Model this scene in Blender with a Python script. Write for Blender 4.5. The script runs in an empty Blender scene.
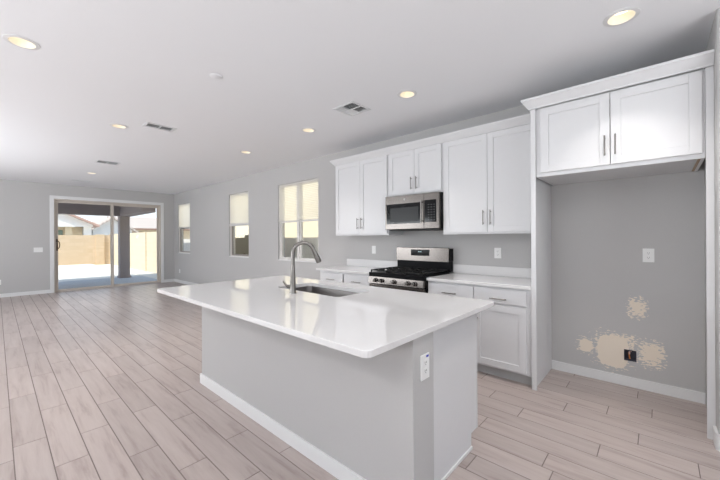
import bpy, bmesh, math, random
from mathutils import Vector, Matrix
random.seed(7)
PI = math.pi
SC = bpy.context.scene
COL = SC.collection

# ---------------------------------------------------------------- camera
cam_d = bpy.data.cameras.new('camera')
cam = bpy.data.objects.new('camera', cam_d)
COL.objects.link(cam)
cam.location = (0, 0, 1.351)
cam_d.sensor_width = 36.0
cam_d.lens = 329.753 / 720 * 36
cam_d.shift_y = (238.251 - 240) / 720
cam_d.clip_start = 0.02
cam_d.clip_end = 300
cam.rotation_euler = (Matrix.Rotation(math.radians(-47.848), 4, 'Z') @ Matrix.Rotation(PI / 2, 4, 'X')
                      @ Matrix.Rotation(math.radians(-0.311), 4, 'Z')).to_euler()
SC.camera = cam

# ---------------------------------------------------------------- world, sun, exposure
SC.view_settings.view_transform = 'Standard'
SC.view_settings.look = 'None'
SC.view_settings.gamma = 1.0
SC.view_settings.exposure = 0.15
W = bpy.data.worlds.new('sky')
SC.world = W
W.use_nodes = True
wn = W.node_tree
bg = wn.nodes['Background']
tc = wn.nodes.new('ShaderNodeTexCoord')
sx = wn.nodes.new('ShaderNodeSeparateXYZ')
wr = wn.nodes.new('ShaderNodeValToRGB')
wn.links.new(tc.outputs['Generated'], sx.inputs[0])
wn.links.new(sx.outputs['Z'], wr.inputs[0])
wn.links.new(wr.outputs[0], bg.inputs[0])
wr.color_ramp.elements[0].position = 0.0
wr.color_ramp.elements[0].color = (0.90, 0.94, 0.98, 1)
wr.color_ramp.elements[1].position = 0.45
wr.color_ramp.elements[1].color = (0.45, 0.62, 0.90, 1)
bg.inputs[1].default_value = 1.35


def lamp(kind, name, loc, energy, color=(1, 1, 1), aim=None, **kw):
    d = bpy.data.lights.new(name, kind)
    d.energy = energy
    d.color = color
    for k, v in kw.items():
        setattr(d, k, v)
    o = bpy.data.objects.new(name, d)
    COL.objects.link(o)
    o.location = loc
    if aim is not None:
        o.rotation_euler = Vector(aim).to_track_quat('-Z', 'Y').to_euler()
    return o


lamp('SUN', 'sun', (0, 0, 20), 4.6, (1, 0.95, 0.86), aim=(0.60, 0.28, -0.75), angle=0.009)
# added fill lamps standing in for daylight, inside the unseen left and back windows
lamp('AREA', 'added_fill_left', (-3.0, 1.6, 1.5), 128, (0.92, 0.955, 1), aim=(1, 0, 3.4), shape='RECTANGLE', size=3.2, size_y=1.5)
lamp('AREA', 'added_fill_left', (-3.0, 7.4, 1.5), 190, (0.92, 0.955, 1), aim=(1, 0, 1.0), shape='RECTANGLE', size=3.2, size_y=1.5)
lamp('AREA', 'added_fill_back', (0.2, -2.85, 1.5), 120, (0.93, 0.96, 1), aim=(0, 1, 4.5), shape='RECTANGLE', size=3.6, size_y=1.7)

# measured dimensions of the room (metres)
D, L, H = 3.841, 11.5, 2.784
XL, YB = -3.2, -3.0
ROW_SPOT_W = 4.2


# ---------------------------------------------------------------- materials
def mat(name, col, rough=0.5, metal=0.0, nscale=0, namt=0.0, bump=0.0, stretch=None, spec=None, emit=0, ecol=None, coat=0):
    m = bpy.data.materials.new(name)
    m.use_nodes = True
    t = m.node_tree
    b = t.nodes['Principled BSDF']
    b.inputs['Base Color'].default_value = (*col, 1)
    b.inputs['Roughness'].default_value = rough
    b.inputs['Metallic'].default_value = metal
    if spec is not None:
        b.inputs['Specular IOR Level'].default_value = spec
    if coat:
        b.inputs['Coat Weight'].default_value = coat
        b.inputs['Coat Roughness'].default_value = 0.05
    if emit:
        b.inputs['Emission Color'].default_value = (*(ecol or col), 1)
        b.inputs['Emission Strength'].default_value = emit
    if nscale:
        c = t.nodes.new('ShaderNodeTexCoord')
        mp = t.nodes.new('ShaderNodeMapping')
        if stretch:
            mp.inputs['Scale'].default_value = stretch
        n = t.nodes.new('ShaderNodeTexNoise')
        n.inputs['Scale'].default_value = nscale
        n.inputs['Detail'].default_value = 4
        t.links.new(c.outputs['Object'], mp.inputs[0])
        t.links.new(mp.outputs[0], n.inputs['Vector'])
        if namt:
            mx = t.nodes.new('ShaderNodeMix')
            mx.data_type = 'RGBA'
            mx.inputs[6].default_value = (*[max(0, v * (1 - namt)) for v in col], 1)
            mx.inputs[7].default_value = (*[min(1, v * (1 + namt)) for v in col], 1)
            t.links.new(n.outputs['Fac'], mx.inputs[0])
            t.links.new(mx.outputs[2], b.inputs['Base Color'])
        if bump:
            bp = t.nodes.new('ShaderNodeBump')
            bp.inputs['Strength'].default_value = bump
            bp.inputs['Distance'].default_value = 0.002
            t.links.new(n.outputs['Fac'], bp.inputs['Height'])
            t.links.new(bp.outputs[0], b.inputs['Normal'])
    return m


M = {}
M['paint'] = mat('gray_wall_paint', (0.50, 0.492, 0.487), 0.75, nscale=90, namt=0.02, bump=0.12)
M['ceil'] = mat('white_ceiling_paint', (0.86, 0.865, 0.885), 0.85, nscale=120, namt=0.01, bump=0.15)
M['trim'] = mat('white_trim_paint', (0.76, 0.76, 0.76), 0.35, nscale=30, namt=0.01)
M['cab'] = mat('white_cabinet_paint', (0.70, 0.70, 0.71), 0.36, nscale=25, namt=0.01)
M['cabwood'] = mat('raw_cabinet_edge', (0.42, 0.30, 0.20), 0.6, nscale=20, namt=0.25, stretch=(1, 8, 8))
M['quartz'] = mat('white_quartz', (0.73, 0.72, 0.718), 0.025, nscale=60, namt=0.015, spec=0.75)
M['quartz_s'] = mat('honed_white_quartz', (0.73, 0.72, 0.718), 0.35, nscale=60, namt=0.015)
M['steel'] = mat('brushed_stainless', (0.21, 0.198, 0.188), 0.25, 1.0, nscale=60, namt=0.06, stretch=(1, 1, 30))
M['steel_h'] = mat('brushed_stainless_panel', (0.135, 0.122, 0.113), 0.26, 1.0, nscale=40, namt=0.08, stretch=(1, 0.3, 20))
M['sink'] = mat('satin_sink_steel', (0.14, 0.13, 0.125), 0.34, 1.0, nscale=60, namt=0.06, stretch=(1, 12, 1))
M['nickel'] = mat('brushed_nickel', (0.25, 0.235, 0.22), 0.28, 1.0, nscale=80, namt=0.06)
M['black'] = mat('black_enamel', (0.008, 0.008, 0.009), 0.3, nscale=40, namt=0.1, spec=0.05)
M['iron'] = mat('black_cast_iron', (0.012, 0.012, 0.012), 0.6, spec=0.25, nscale=120, namt=0.2, bump=0.2)
M['bglass'] = mat('black_oven_glass', (0.006, 0.006, 0.007), 0.08, nscale=10, namt=0.05, spec=0.2)
M['gglass'] = mat('dark_gray_mesh_glass', (0.022, 0.023, 0.024), 0.3, nscale=400, namt=0.2, spec=0.2)
M['button'] = mat('gray_button_print', (0.07, 0.07, 0.073), 0.5, nscale=50, namt=0.05)
M['display'] = mat('lit_clock_digits', (0.5, 0.7, 0.75), 0.5, nscale=50, namt=0.02, emit=0.25)
M['plate'] = mat('white_plastic_plate', (0.82, 0.82, 0.81), 0.35, nscale=40, namt=0.01)
M['slot'] = mat('dark_slot', (0.05, 0.05, 0.05), 0.6, nscale=40, namt=0.05)
M['blue'] = mat('blue_sticker', (0.03, 0.05, 0.45), 0.5, nscale=60, namt=0.1)
M['tan'] = mat('tan_vinyl_frame', (0.60, 0.54, 0.48), 0.45, nscale=30, namt=0.03)
M['vinyl'] = mat('pale_vinyl_frame', (0.74, 0.72, 0.69), 0.4, nscale=30, namt=0.02)
M['sash'] = mat('taupe_sash_frame', (0.30, 0.27, 0.25), 0.45, nscale=30, namt=0.03)
M['bronze'] = mat('dark_bronze', (0.09, 0.06, 0.045), 0.4, 0.8, nscale=60, namt=0.1)
M['void'] = mat('dark_duct', (0.20, 0.21, 0.215), 0.8, nscale=20, namt=0.1)
M['metalvent'] = mat('white_vent_enamel', (0.72, 0.73, 0.74), 0.4, nscale=40, namt=0.01)
M['lens'] = mat('warm_lit_lens', (1.0, 0.86, 0.62), 0.5, nscale=30, namt=0.02, emit=2.0, ecol=(1.0, 0.86, 0.62))
M['baffle'] = mat('white_baffle', (0.85, 0.80, 0.72), 0.4, nscale=30, namt=0.01)
M['grout'] = mat('gray_brown_grout', (0.20, 0.165, 0.15), 0.8, nscale=80, namt=0.1)
M['toe'] = mat('gray_toe_board', (0.55, 0.55, 0.55), 0.6, nscale=30, namt=0.03)  # plain gray, darker than the cabinet paint
M['jbox'] = mat('dark_blue_gray_box', (0.05, 0.05, 0.075), 0.5, nscale=60, namt=0.2)
M['copper'] = mat('copper_wire', (0.75, 0.28, 0.08), 0.35, 0.6, nscale=60, namt=0.1)
M['pinkwire'] = mat('pale_pink_wire', (0.75, 0.50, 0.48), 0.5, nscale=60, namt=0.05)
# outdoors
M['patio'] = mat('patio_concrete', (0.50, 0.52, 0.55), 0.8, nscale=6, namt=0.12)
M['gravel'] = mat('pale_desert_gravel', (0.74, 0.70, 0.64), 0.95, nscale=60, namt=0.2, bump=0.5)
M['beam'] = mat('brown_gray_stucco', (0.36, 0.31, 0.305), 0.9, nscale=60, namt=0.06, bump=0.4)
M['housew'] = mat('white_stucco', (0.78, 0.76, 0.72), 0.9, nscale=40, namt=0.03, bump=0.2)
M['housec'] = mat('cream_stucco', (0.68, 0.57, 0.40), 0.9, nscale=40, namt=0.03, bump=0.2)
M['sidew'] = mat('pale_cream_stucco', (0.80, 0.71, 0.54), 0.9, nscale=40, namt=0.03, bump=0.2)
M['fascia'] = mat('brown_fascia', (0.30, 0.19, 0.14), 0.8, nscale=30, namt=0.1)
M['winglass'] = mat('green_tinted_house_window', (0.14, 0.20, 0.16), 0.1, nscale=4, namt=0.2)


def block_mat(name, c1, c2, mortar):
    m = bpy.data.materials.new(name)
    m.use_nodes = True
    t = m.node_tree
    b = t.nodes['Principled BSDF']
    b.inputs['Roughness'].default_value = 0.95
    g = t.nodes.new('ShaderNodeNewGeometry')
    s = t.nodes.new('ShaderNodeSeparateXYZ')
    a = t.nodes.new('ShaderNodeMath')
    c = t.nodes.new('ShaderNodeCombineXYZ')
    br = t.nodes.new('ShaderNodeTexBrick')
    t.links.new(g.outputs['Position'], s.inputs[0])
    t.links.new(s.outputs[0], a.inputs[0])
    t.links.new(s.outputs[1], a.inputs[1])
    t.links.new(a.outputs[0], c.inputs[0])
    t.links.new(s.outputs[2], c.inputs[1])
    t.links.new(c.outputs[0], br.inputs['Vector'])
    br.inputs['Color1'].default_value = (*c1, 1)
    br.inputs['Color2'].default_value = (*c2, 1)
    br.inputs['Mortar'].default_value = (*mortar, 1)
    br.inputs['Scale'].default_value = 1.0
    br.inputs['Brick Width'].default_value = 0.40
    br.inputs['Row Height'].default_value = 0.20
    br.inputs['Mortar Size'].default_value = 0.006
    t.links.new(br.outputs['Color'], b.inputs['Base Color'])
    return m


M['block'] = block_mat('tan_concrete_block', (0.60, 0.46, 0.31), (0.64, 0.50, 0.35), (0.55, 0.43, 0.30))
M['block2'] = block_mat('cream_concrete_block', (0.63, 0.55, 0.41), (0.66, 0.58, 0.44), (0.56, 0.48, 0.36))
M['block3'] = block_mat('shade_toned_block', (0.84, 0.81, 0.77), (0.87, 0.84, 0.80), (0.78, 0.75, 0.71))  # wall's shaded tone painted in: grayed and lightened where the house shades it
M['gate'] = mat('olive_gate_metal', (0.22, 0.22, 0.18), 0.7, nscale=20, namt=0.1)


def roof_mat():
    m = mat('tan_roof_tile', (0.47, 0.40, 0.34), 0.9)
    t = m.node_tree
    b = t.nodes['Principled BSDF']
    g = t.nodes.new('ShaderNodeNewGeometry')
    w = t.nodes.new('ShaderNodeTexWave')
    w.bands_direction = 'X'
    w.inputs['Scale'].default_value = 1.1
    w.inputs['Distortion'].default_value = 1.5
    r = t.nodes.new('ShaderNodeValToRGB')
    r.color_ramp.elements[0].color = (0.44, 0.36, 0.31, 1)
    r.color_ramp.elements[1].color = (0.62, 0.54, 0.48, 1)
    t.links.new(g.outputs['Position'], w.inputs['Vector'])
    t.links.new(w.outputs['Fac'], r.inputs[0])
    t.links.new(r.outputs[0], b.inputs['Base Color'])
    return m


M['roof'] = roof_mat()
M['redroof'] = mat('red_brown_roof_tile', (0.50, 0.33, 0.27), 0.9, nscale=12, namt=0.3)


def glass_mat(name, tint, refl):
    m = bpy.data.materials.new(name)
    m.use_nodes = True
    t = m.node_tree
    t.nodes.remove(t.nodes['Principled BSDF'])
    out = t.nodes['Material Output']
    tr = t.nodes.new('ShaderNodeBsdfTransparent')
    tr.inputs[0].default_value = (*tint, 1)
    gl = t.nodes.new('ShaderNodeBsdfGlossy')
    gl.inputs['Roughness'].default_value = 0.02
    lw = t.nodes.new('ShaderNodeLayerWeight')
    lw.inputs[0].default_value = 0.5
    pw = t.nodes.new('ShaderNodeMath')
    pw.operation = 'POWER'
    pw.inputs[1].default_value = 4.5
    ad = t.nodes.new('ShaderNodeMath')
    ad.operation = 'MULTIPLY_ADD'
    ad.inputs[1].default_value = 0.6
    ad.inputs[2].default_value = refl
    t.links.new(lw.outputs['Facing'], pw.inputs[0])
    t.links.new(pw.outputs[0], ad.inputs[0])
    mx = t.nodes.new('ShaderNodeMixShader')
    t.links.new(ad.outputs[0], mx.inputs[0])
    t.links.new(tr.outputs[0], mx.inputs[1])
    t.links.new(gl.outputs[0], mx.inputs[2])
    t.links.new(mx.outputs[0], out.inputs[0])
    return m


M['glass'] = glass_mat('clear_window_glass', (0.97, 0.98, 0.97), 0.025)


def shade_mat(name, col, through):
    m = bpy.data.materials.new(name)
    m.use_nodes = True
    t = m.node_tree
    t.nodes.remove(t.nodes['Principled BSDF'])
    out = t.nodes['Material Output']
    tl = t.nodes.new('ShaderNodeBsdfTranslucent')
    df = t.nodes.new('ShaderNodeBsdfDiffuse')
    tr = t.nodes.new('ShaderNodeBsdfTransparent')
    n = t.nodes.new('ShaderNodeTexNoise')
    n.inputs['Scale'].default_value = 300
    r = t.nodes.new('ShaderNodeValToRGB')
    r.color_ramp.elements[0].color = (*[c * 0.97 for c in col], 1)
    r.color_ramp.elements[1].color = (*col, 1)
    t.links.new(n.outputs['Fac'], r.inputs[0])
    t.links.new(r.outputs[0], tl.inputs[0])
    t.links.new(r.outputs[0], df.inputs[0])
    a = t.nodes.new('ShaderNodeMixShader')
    a.inputs[0].default_value = 0.15
    t.links.new(tl.outputs[0], a.inputs[1])
    t.links.new(df.outputs[0], a.inputs[2])
    b = t.nodes.new('ShaderNodeMixShader')
    b.inputs[0].default_value = through
    t.links.new(a.outputs[0], b.inputs[1])
    t.links.new(tr.outputs[0], b.inputs[2])
    t.links.new(b.outputs[0], out.inputs[0])
    return m


M['shade'] = shade_mat('white_paper_shade', (0.99, 0.99, 0.985), 0.10)
M['sheer'] = shade_mat('sheer_white_film', (0.97, 0.96, 0.95), 0.50)


def plank_mat():
    m = bpy.data.materials.new('wood_look_porcelain_plank')
    m.use_nodes = True
    t = m.node_tree
    b = t.nodes['Principled BSDF']
    at = t.nodes.new('ShaderNodeAttribute')
    at.attribute_name = 'plank'
    g = t.nodes.new('ShaderNodeNewGeometry')
    mul = t.nodes.new('ShaderNodeVectorMath')
    mul.operation = 'SCALE'
    mul.inputs[3].default_value = 37.0
    add = t.nodes.new('ShaderNodeVectorMath')
    add.operation = 'ADD'
    t.links.new(at.outputs['Color'], mul.inputs[0])
    t.links.new(g.outputs['Position'], add.inputs[0])
    t.links.new(mul.outputs[0], add.inputs[1])
    mp = t.nodes.new('ShaderNodeMapping')
    mp.inputs['Scale'].default_value = (11, 1.0, 1)
    t.links.new(add.outputs[0], mp.inputs[0])
    n1 = t.nodes.new('ShaderNodeTexNoise')
    n1.inputs['Scale'].default_value = 1.6
    n1.inputs['Detail'].default_value = 6
    n1.inputs['Roughness'].default_value = 0.62
    n1.inputs['Distortion'].default_value = 0.35
    t.links.new(mp.outputs[0], n1.inputs['Vector'])
    r = t.nodes.new('ShaderNodeValToRGB')
    e = r.color_ramp.elements
    e[0].position, e[0].color = 0.30, (0.315, 0.252, 0.232, 1)
    e[1].position, e[1].color = 0.72, (0.475, 0.41, 0.385, 1)
    k = e.new(0.46)
    k.color = (0.415, 0.35, 0.325, 1)
    t.links.new(n1.outputs['Fac'], r.inputs[0])
    # per plank tone
    s = t.nodes.new('ShaderNodeSeparateColor')
    t.links.new(at.outputs['Color'], s.inputs[0])
    mr = t.nodes.new('ShaderNodeMapRange')
    mr.inputs[3].default_value = 0.93
    mr.inputs[4].default_value = 1.07
    t.links.new(s.outputs[1], mr.inputs[0])
    vm = t.nodes.new('ShaderNodeVectorMath')
    vm.operation = 'SCALE'
    t.links.new(r.outputs[0], vm.inputs[0])
    t.links.new(mr.outputs[0], vm.inputs[3])
    t.links.new(vm.outputs[0], b.inputs['Base Color'])
    b.inputs['Roughness'].default_value = 0.30
    n2 = t.nodes.new('ShaderNodeTexNoise')
    n2.inputs['Scale'].default_value = 14
    t.links.new(mp.outputs[0], n2.inputs['Vector'])
    bp = t.nodes.new('ShaderNodeBump')
    bp.inputs['Strength'].default_value = 0.08
    bp.inputs['Distance'].default_value = 0.002
    t.links.new(n2.outputs['Fac'], bp.inputs['Height'])
    t.links.new(bp.outputs[0], b.inputs['Normal'])
    return m


M['plank'] = plank_mat()


def patched_paint():
    """gray paint with the bare plaster patches that were scraped off beside the outlet hole"""
    m = M['paint'].copy()
    m.name = 'gray_wall_paint_with_bare_patches'
    t = m.node_tree
    b = t.nodes['Principled BSDF']
    src = b.inputs['Base Color'].links[0].from_socket
    g = t.nodes.new('ShaderNodeNewGeometry')
    s = t.nodes.new('ShaderNodeSeparateXYZ')
    t.links.new(g.outputs['Position'], s.inputs[0])
    c = t.nodes.new('ShaderNodeCombineXYZ')
    t.links.new(s.outputs[1], c.inputs[0])
    t.links.new(s.outputs[2], c.inputs[1])

    def noise(scale, detail, vec=(1, 1, 1), off=0):
        mp = t.nodes.new('ShaderNodeMapping')
        mp.inputs['Scale'].default_value = vec
        mp.inputs['Location'].default_value = (off, off * 0.7, 0)
        n = t.nodes.new('ShaderNodeTexNoise')
        n.inputs['Scale'].default_value = scale
        n.inputs['Detail'].default_value = detail
        t.links.new(c.outputs[0], mp.inputs[0])
        t.links.new(mp.outputs[0], n.inputs['Vector'])
        return n.outputs['Fac']

    def mth(op, a, bb):
        n = t.nodes.new('ShaderNodeMath')
        n.operation = op
        for i, v in enumerate((a, bb)):
            if isinstance(v, (int, float)):
                n.inputs[i].default_value = v
            else:
                t.links.new(v, n.inputs[i])
        return n.outputs[0]
    edge = noise(26, 3)
    fleck = noise(34, 2, (1, 2.2, 1), 3.1)
    total = None
    # centre y, z, half width, half height, edge roughness, fleck amount, power of the outline
    for cy, cz, hw, hh, ea, fa in ((0.318, 0.290, 0.118, 0.148, 0.35, 0.0), (0.330, 0.30, 0.165, 0.185, 0.6, 3.4),
                                   (0.527, 0.300, 0.052, 0.062, 0.6, 0.3), (0.527, 0.305, 0.080, 0.090, 0.8, 3.2),
                                   (0.052, 0.320, 0.092, 0.118, 1.0, 2.9), (0.035, 0.34, 0.040, 0.055, 0.8, 0.5),
                                   (0.145, 0.715, 0.070, 0.095, 1.0, 2.9), (0.26, 0.40, 0.17, 0.080, 0.8, 3.4)):
        dy = mth('DIVIDE', mth('ABSOLUTE', mth('SUBTRACT', s.outputs[1], cy), 0), hw)
        dz = mth('DIVIDE', mth('ABSOLUTE', mth('SUBTRACT', s.outputs[2], cz), 0), hh)
        r = mth('POWER', mth('ADD', mth('POWER', dy, 3.0), mth('POWER', dz, 3.0)), 0.333)
        v = mth('ADD', r, mth('MULTIPLY', mth('SUBTRACT', edge, 0.5), ea))
        v = mth('ADD', v, mth('MULTIPLY', mth('SUBTRACT', fleck, 0.44 if fa < 3 else 0.37), fa))
        # never beyond the outline by much
        v = mth('MAXIMUM', v, mth('MULTIPLY', r, 0.85))
        k = mth('LESS_THAN', v, 1.0)
        total = k if total is None else mth('MAXIMUM', total, k)
    # keep the patches on the room side of the wall only
    total = mth('MULTIPLY', total, mth('LESS_THAN', s.outputs[0], D + 0.01))
    mx = t.nodes.new('ShaderNodeMix')
    mx.data_type = 'RGBA'
    t.links.new(total, mx.inputs[0])
    t.links.new(src, mx.inputs[6])
    mx.inputs[7].default_value = (0.80, 0.71, 0.60, 1)
    t.links.new(mx.outputs[2], b.inputs['Base Color'])
    return m


M['patched'] = patched_paint()


# ---------------------------------------------------------------- mesh helpers
class MB:
    def __init__(s):
        s.bm = bmesh.new()

    def box(s, a, b, bevel=0.0):
        x0, x1 = sorted((a[0], b[0])); y0, y1 = sorted((a[1], b[1])); z0, z1 = sorted((a[2], b[2]))
        v = [s.bm.verts.new(p) for p in ((x0, y0, z0), (x1, y0, z0), (x1, y1, z0), (x0, y1, z0),
                                         (x0, y0, z1), (x1, y0, z1), (x1, y1, z1), (x0, y1, z1))]
        f = [s.bm.faces.new([v[i] for i in q]) for q in
             ((0, 3, 2, 1), (4, 5, 6, 7), (0, 1, 5, 4), (1, 2, 6, 5), (2, 3, 7, 6), (3, 0, 4, 7))]
        if bevel:
            es = list({e for q in f for e in q.edges})
            bmesh.ops.bevel(s.bm, geom=es, offset=bevel, segments=2, affect='EDGES', profile=0.5)
        return s

    def hexa(s, pts):
        v = [s.bm.verts.new(p) for p in pts]
        for q in ((0, 3, 2, 1), (4, 5, 6, 7), (0, 1, 5, 4), (1, 2, 6, 5), (2, 3, 7, 6), (3, 0, 4, 7)):
            s.bm.faces.new([v[i] for i in q])
        return s

    def tube(s, pts, rad, n=14, cap=True):
        pts = [Vector(p) for p in pts]
        rads = rad if isinstance(rad, (list, tuple)) else [rad] * len(pts)
        rings = []
        up = None
        for i, p in enumerate(pts):
            if i == 0: d = pts[1] - p
            elif i == len(pts) - 1: d = p - pts[i - 1]
            else: d = (pts[i + 1] - p).normalized() + (p - pts[i - 1]).normalized()
            d.normalize()
            if up is None:
                up = Vector((0, 0, 1)) if abs(d.z) < 0.9 else Vector((1, 0, 0))
            a = up - d * up.dot(d)
            a.normalize()
            up = a
            b = d.cross(a)
            rings.append([s.bm.verts.new(p + (a * math.cos(2 * PI * k / n) + b * math.sin(2 * PI * k / n)) * rads[i]) for k in range(n)])
        for r0, r1 in zip(rings, rings[1:]):
            for k in range(n):
                s.bm.faces.new((r0[k], r0[(k + 1) % n], r1[(k + 1) % n], r1[k]))
        if cap:
            s.bm.faces.new(list(reversed(rings[0])))
            s.bm.faces.new(rings[-1])
        return s

    def lathe(s, c, prof, n=32, axis='Z', close=False):
        rings = []
        for r, z in prof:
            ring = []
            for k in range(n):
                a = 2 * PI * k / n
                if axis == 'Z': p = (c[0] + r * math.cos(a), c[1] + r * math.sin(a), c[2] + z)
                else: p = (c[0] + z, c[1] + r * math.cos(a), c[2] + r * math.sin(a))
                ring.append(s.bm.verts.new(p))
            rings.append(ring)
        prs = list(zip(rings, rings[1:]))
        if close: prs.append((rings[-1], rings[0]))
        for r0, r1 in prs:
            for k in range(n):
                s.bm.faces.new((r0[k], r0[(k + 1) % n], r1[(k + 1) % n], r1[k]))
        if not close:
            s.bm.faces.new(list(reversed(rings[0])))
            s.bm.faces.new(rings[-1])
        return s

    def prism(s, poly, axis, a, b):
        def P(q, w):
            return {'X': (w, q[0], q[1]), 'Y': (q[0], w, q[1]), 'Z': (q[0], q[1], w)}[axis]
        v0 = [s.bm.verts.new(P(q, a)) for q in poly]
        v1 = [s.bm.verts.new(P(q, b)) for q in poly]
        n = len(poly)
        s.bm.faces.new(v0)
        s.bm.faces.new(list(reversed(v1)))
        for k in range(n):
            s.bm.faces.new((v0[k], v1[k], v1[(k + 1) % n], v0[(k + 1) % n]))
        return s

    def build(s, name, m, parent=None, smooth=False, loc=None):
        bmesh.ops.recalc_face_normals(s.bm, faces=s.bm.faces[:])
        me = bpy.data.meshes.new(name)
        s.bm.to_mesh(me)
        s.bm.free()
        me.materials.append(M[m] if isinstance(m, str) else m)
        o = bpy.data.objects.new(name, me)
        COL.objects.link(o)
        off = Vector((0, 0, 0))
        if parent is not None:
            p = parent
            while p is not None:
                off += p.location
                p = p.parent
            o.parent = parent
        if loc is not None and parent is None:
            off = Vector(loc)
            o.location = loc
        if off.length:
            me.transform(Matrix.Translation(-off))
        if smooth:
            for f in me.polygons:
                f.use_smooth = True
            me.set_sharp_from_angle(angle=math.radians(35))
        return o


def thing(name, loc, label, cat, group=None):
    o = bpy.data.objects.new(name, None)
    o.empty_display_size = 0.1
    COL.objects.link(o)
    o.location = loc
    tag(o, label, cat, group)
    return o


def tag(o, label, cat=None, group=None):
    o['label'] = label
    if cat: o['category'] = cat
    if group: o['group'] = group
    return o


def struct(o, label=None, cat=None):
    o['kind'] = 'structure'
    if label: o['label'] = label
    if cat: o['category'] = cat
    return o


def sempty(name, loc, label, cat):
    o = bpy.data.objects.new(name, None)
    o.empty_display_size = 0.1
    COL.objects.link(o)
    o.location = loc
    return struct(o, label, cat)


def wall(name, axis, w0, w1, u0, u1, z0, z1, holes, m):
    """slab from w0 to w1 along axis, spanning u0..u1 and z0..z1, with rectangular holes"""
    us = sorted({u0, u1, *[h[0] for h in holes], *[h[1] for h in holes]})
    zs = sorted({z0, z1, *[h[2] for h in holes], *[h[3] for h in holes]})
    b = MB()
    V = {}

    def vert(w, u, z):
        k = (w, u, z)
        if k not in V:
            V[k] = b.bm.verts.new((w, u, z) if axis == 'X' else ((u, w, z) if axis == 'Y' else (u, z, w)))
        return V[k]

    def solid(i, j):
        if i < 0 or j < 0 or i >= len(us) - 1 or j >= len(zs) - 1: return False
        cu, cz = (us[i] + us[i + 1]) / 2, (zs[j] + zs[j + 1]) / 2
        return not any(h[0] < cu < h[1] and h[2] < cz < h[3] for h in holes)
    for i in range(len(us) - 1):
        for j in range(len(zs) - 1):
            if not solid(i, j): continue
            a, c, e, f = us[i], us[i + 1], zs[j], zs[j + 1]
            for w in (w0, w1):
                b.bm.faces.new((vert(w, a, e), vert(w, c, e), vert(w, c, f), vert(w, a, f)))
            for di, dj, p, q in ((-1, 0, (a, e), (a, f)), (1, 0, (c, e), (c, f)), (0, -1, (a, e), (c, e)), (0, 1, (a, f), (c, f))):
                if not solid(i + di, j + dj):
                    b.bm.faces.new((vert(w0, *p), vert(w0, *q), vert(w1, *q), vert(w1, *p)))
    return struct(b.build(name, m))


def cut(o, cutter):
    md = o.modifiers.new('cut', 'BOOLEAN')
    md.operation = 'DIFFERENCE'
    md.solver = 'EXACT'
    md.object = cutter
    dg = bpy.context.evaluated_depsgraph_get()
    me = bpy.data.meshes.new_from_object(o.evaluated_get(dg))
    o.modifiers.remove(md)
    o.data = me
    bpy.data.objects.remove(cutter)


# ================================================================ THE ROOM
TW = 0.16
WINS = [(10.234, 11.181), (6.874, 7.804), (4.468, 5.716)]
WZ0, WZ1 = 0.915, 2.435
JB = (0.150, 0.238, 0.228, 0.328)                      # hole of the open wall box
wall('wall_right', 'X', D, D + TW, YB - TW, L, 0, H, [(a, b, WZ0, WZ1) for a, b in WINS] + [JB], 'patched')
DX0, DX1, DZ = 1.005, 3.455, 2.41
wall('wall_far', 'Y', L, L + TW, XL - TW, D + TW, 0, H, [(DX0, DX1, -1, DZ)] if False else [(DX0, DX1, 0, DZ)], 'paint')
wall('wall_left', 'X', XL - TW, XL, YB - TW, L, 0, H, [(0.0, 3.2, 0.75, 2.25), (5.8, 9.0, 0.75, 2.25)], 'paint')
wall('wall_back', 'Y', YB - TW, YB, XL, D, 0, H, [(-1.6, 2.0, 0.65, 2.35)], 'paint')
SX, SY = 3.050, -0.276
b = MB().box((SX, SY - 0.125, 0), (D, SY, H))
for e in [e for e in b.bm.edges if abs(e.verts[0].co.x - SX) < 1e-4 and abs(e.verts[1].co.x - SX) < 1e-4 and abs(e.verts[0].co.y - e.verts[1].co.y) < 1e-4]:
    pass
bmesh.ops.bevel(b.bm, geom=[e for e in b.bm.edges if all(abs(v.co.x - SX) < 1e-4 for v in e.verts) and abs(e.verts[0].co.y - e.verts[1].co.y) < 1e-4],
                offset=0.018, segments=4, affect='EDGES', profile=0.5)
struct(b.build('wall_near', 'paint', smooth=True), 'gray end of the short partition wall right of the refrigerator space')

# ceiling with the round cut-outs of the downlights and the vent throats
LIGHTS = [(0.133, 3.41), (2.741, 0.175), (2.753, 1.85), (2.777, 3.421), (2.777, 5.04), (1.049, 5.043), (1.39, 9.02),
          (1.049, 0.175), (-1.75, 1.85), (-1.75, 5.04), (-1.75, 0.175)]
VENTS = [(2.655, 2.51, 0.30, 0.30, 4), (1.41, 4.71, 0.34, 0.20, 2), (1.40, 7.58, 0.36, 0.28, 2), (1.40, 10.38, 0.34, 0.24, 2)]
ceil = struct(MB().box((XL - TW, YB - TW, H), (D + TW, L + TW, H + 0.30)).build('ceiling', 'ceil'))
cb = MB()
for x, y in LIGHTS:
    cb.lathe((x, y, H), [(0.074, -0.05), (0.074, 0.095)], 32)
for x, y, w, l, k in VENTS:
    cb.box((x - w / 2 + 0.03, y - l / 2 + 0.03, H - 0.05), (x + w / 2 - 0.03, y + l / 2 - 0.03, H + 0.06))
cut(ceil, cb.build('cutter', 'ceil'))
struct(MB().box((XL - 0.6, YB - 0.6, H + 0.30), (D + 0.55, L + TW, H + 0.42)).build('added_roof_slab', 'housew'), 'unseen roof slab added over the room to block the sun')  # slab added above the ceiling to keep the sun out

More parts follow.
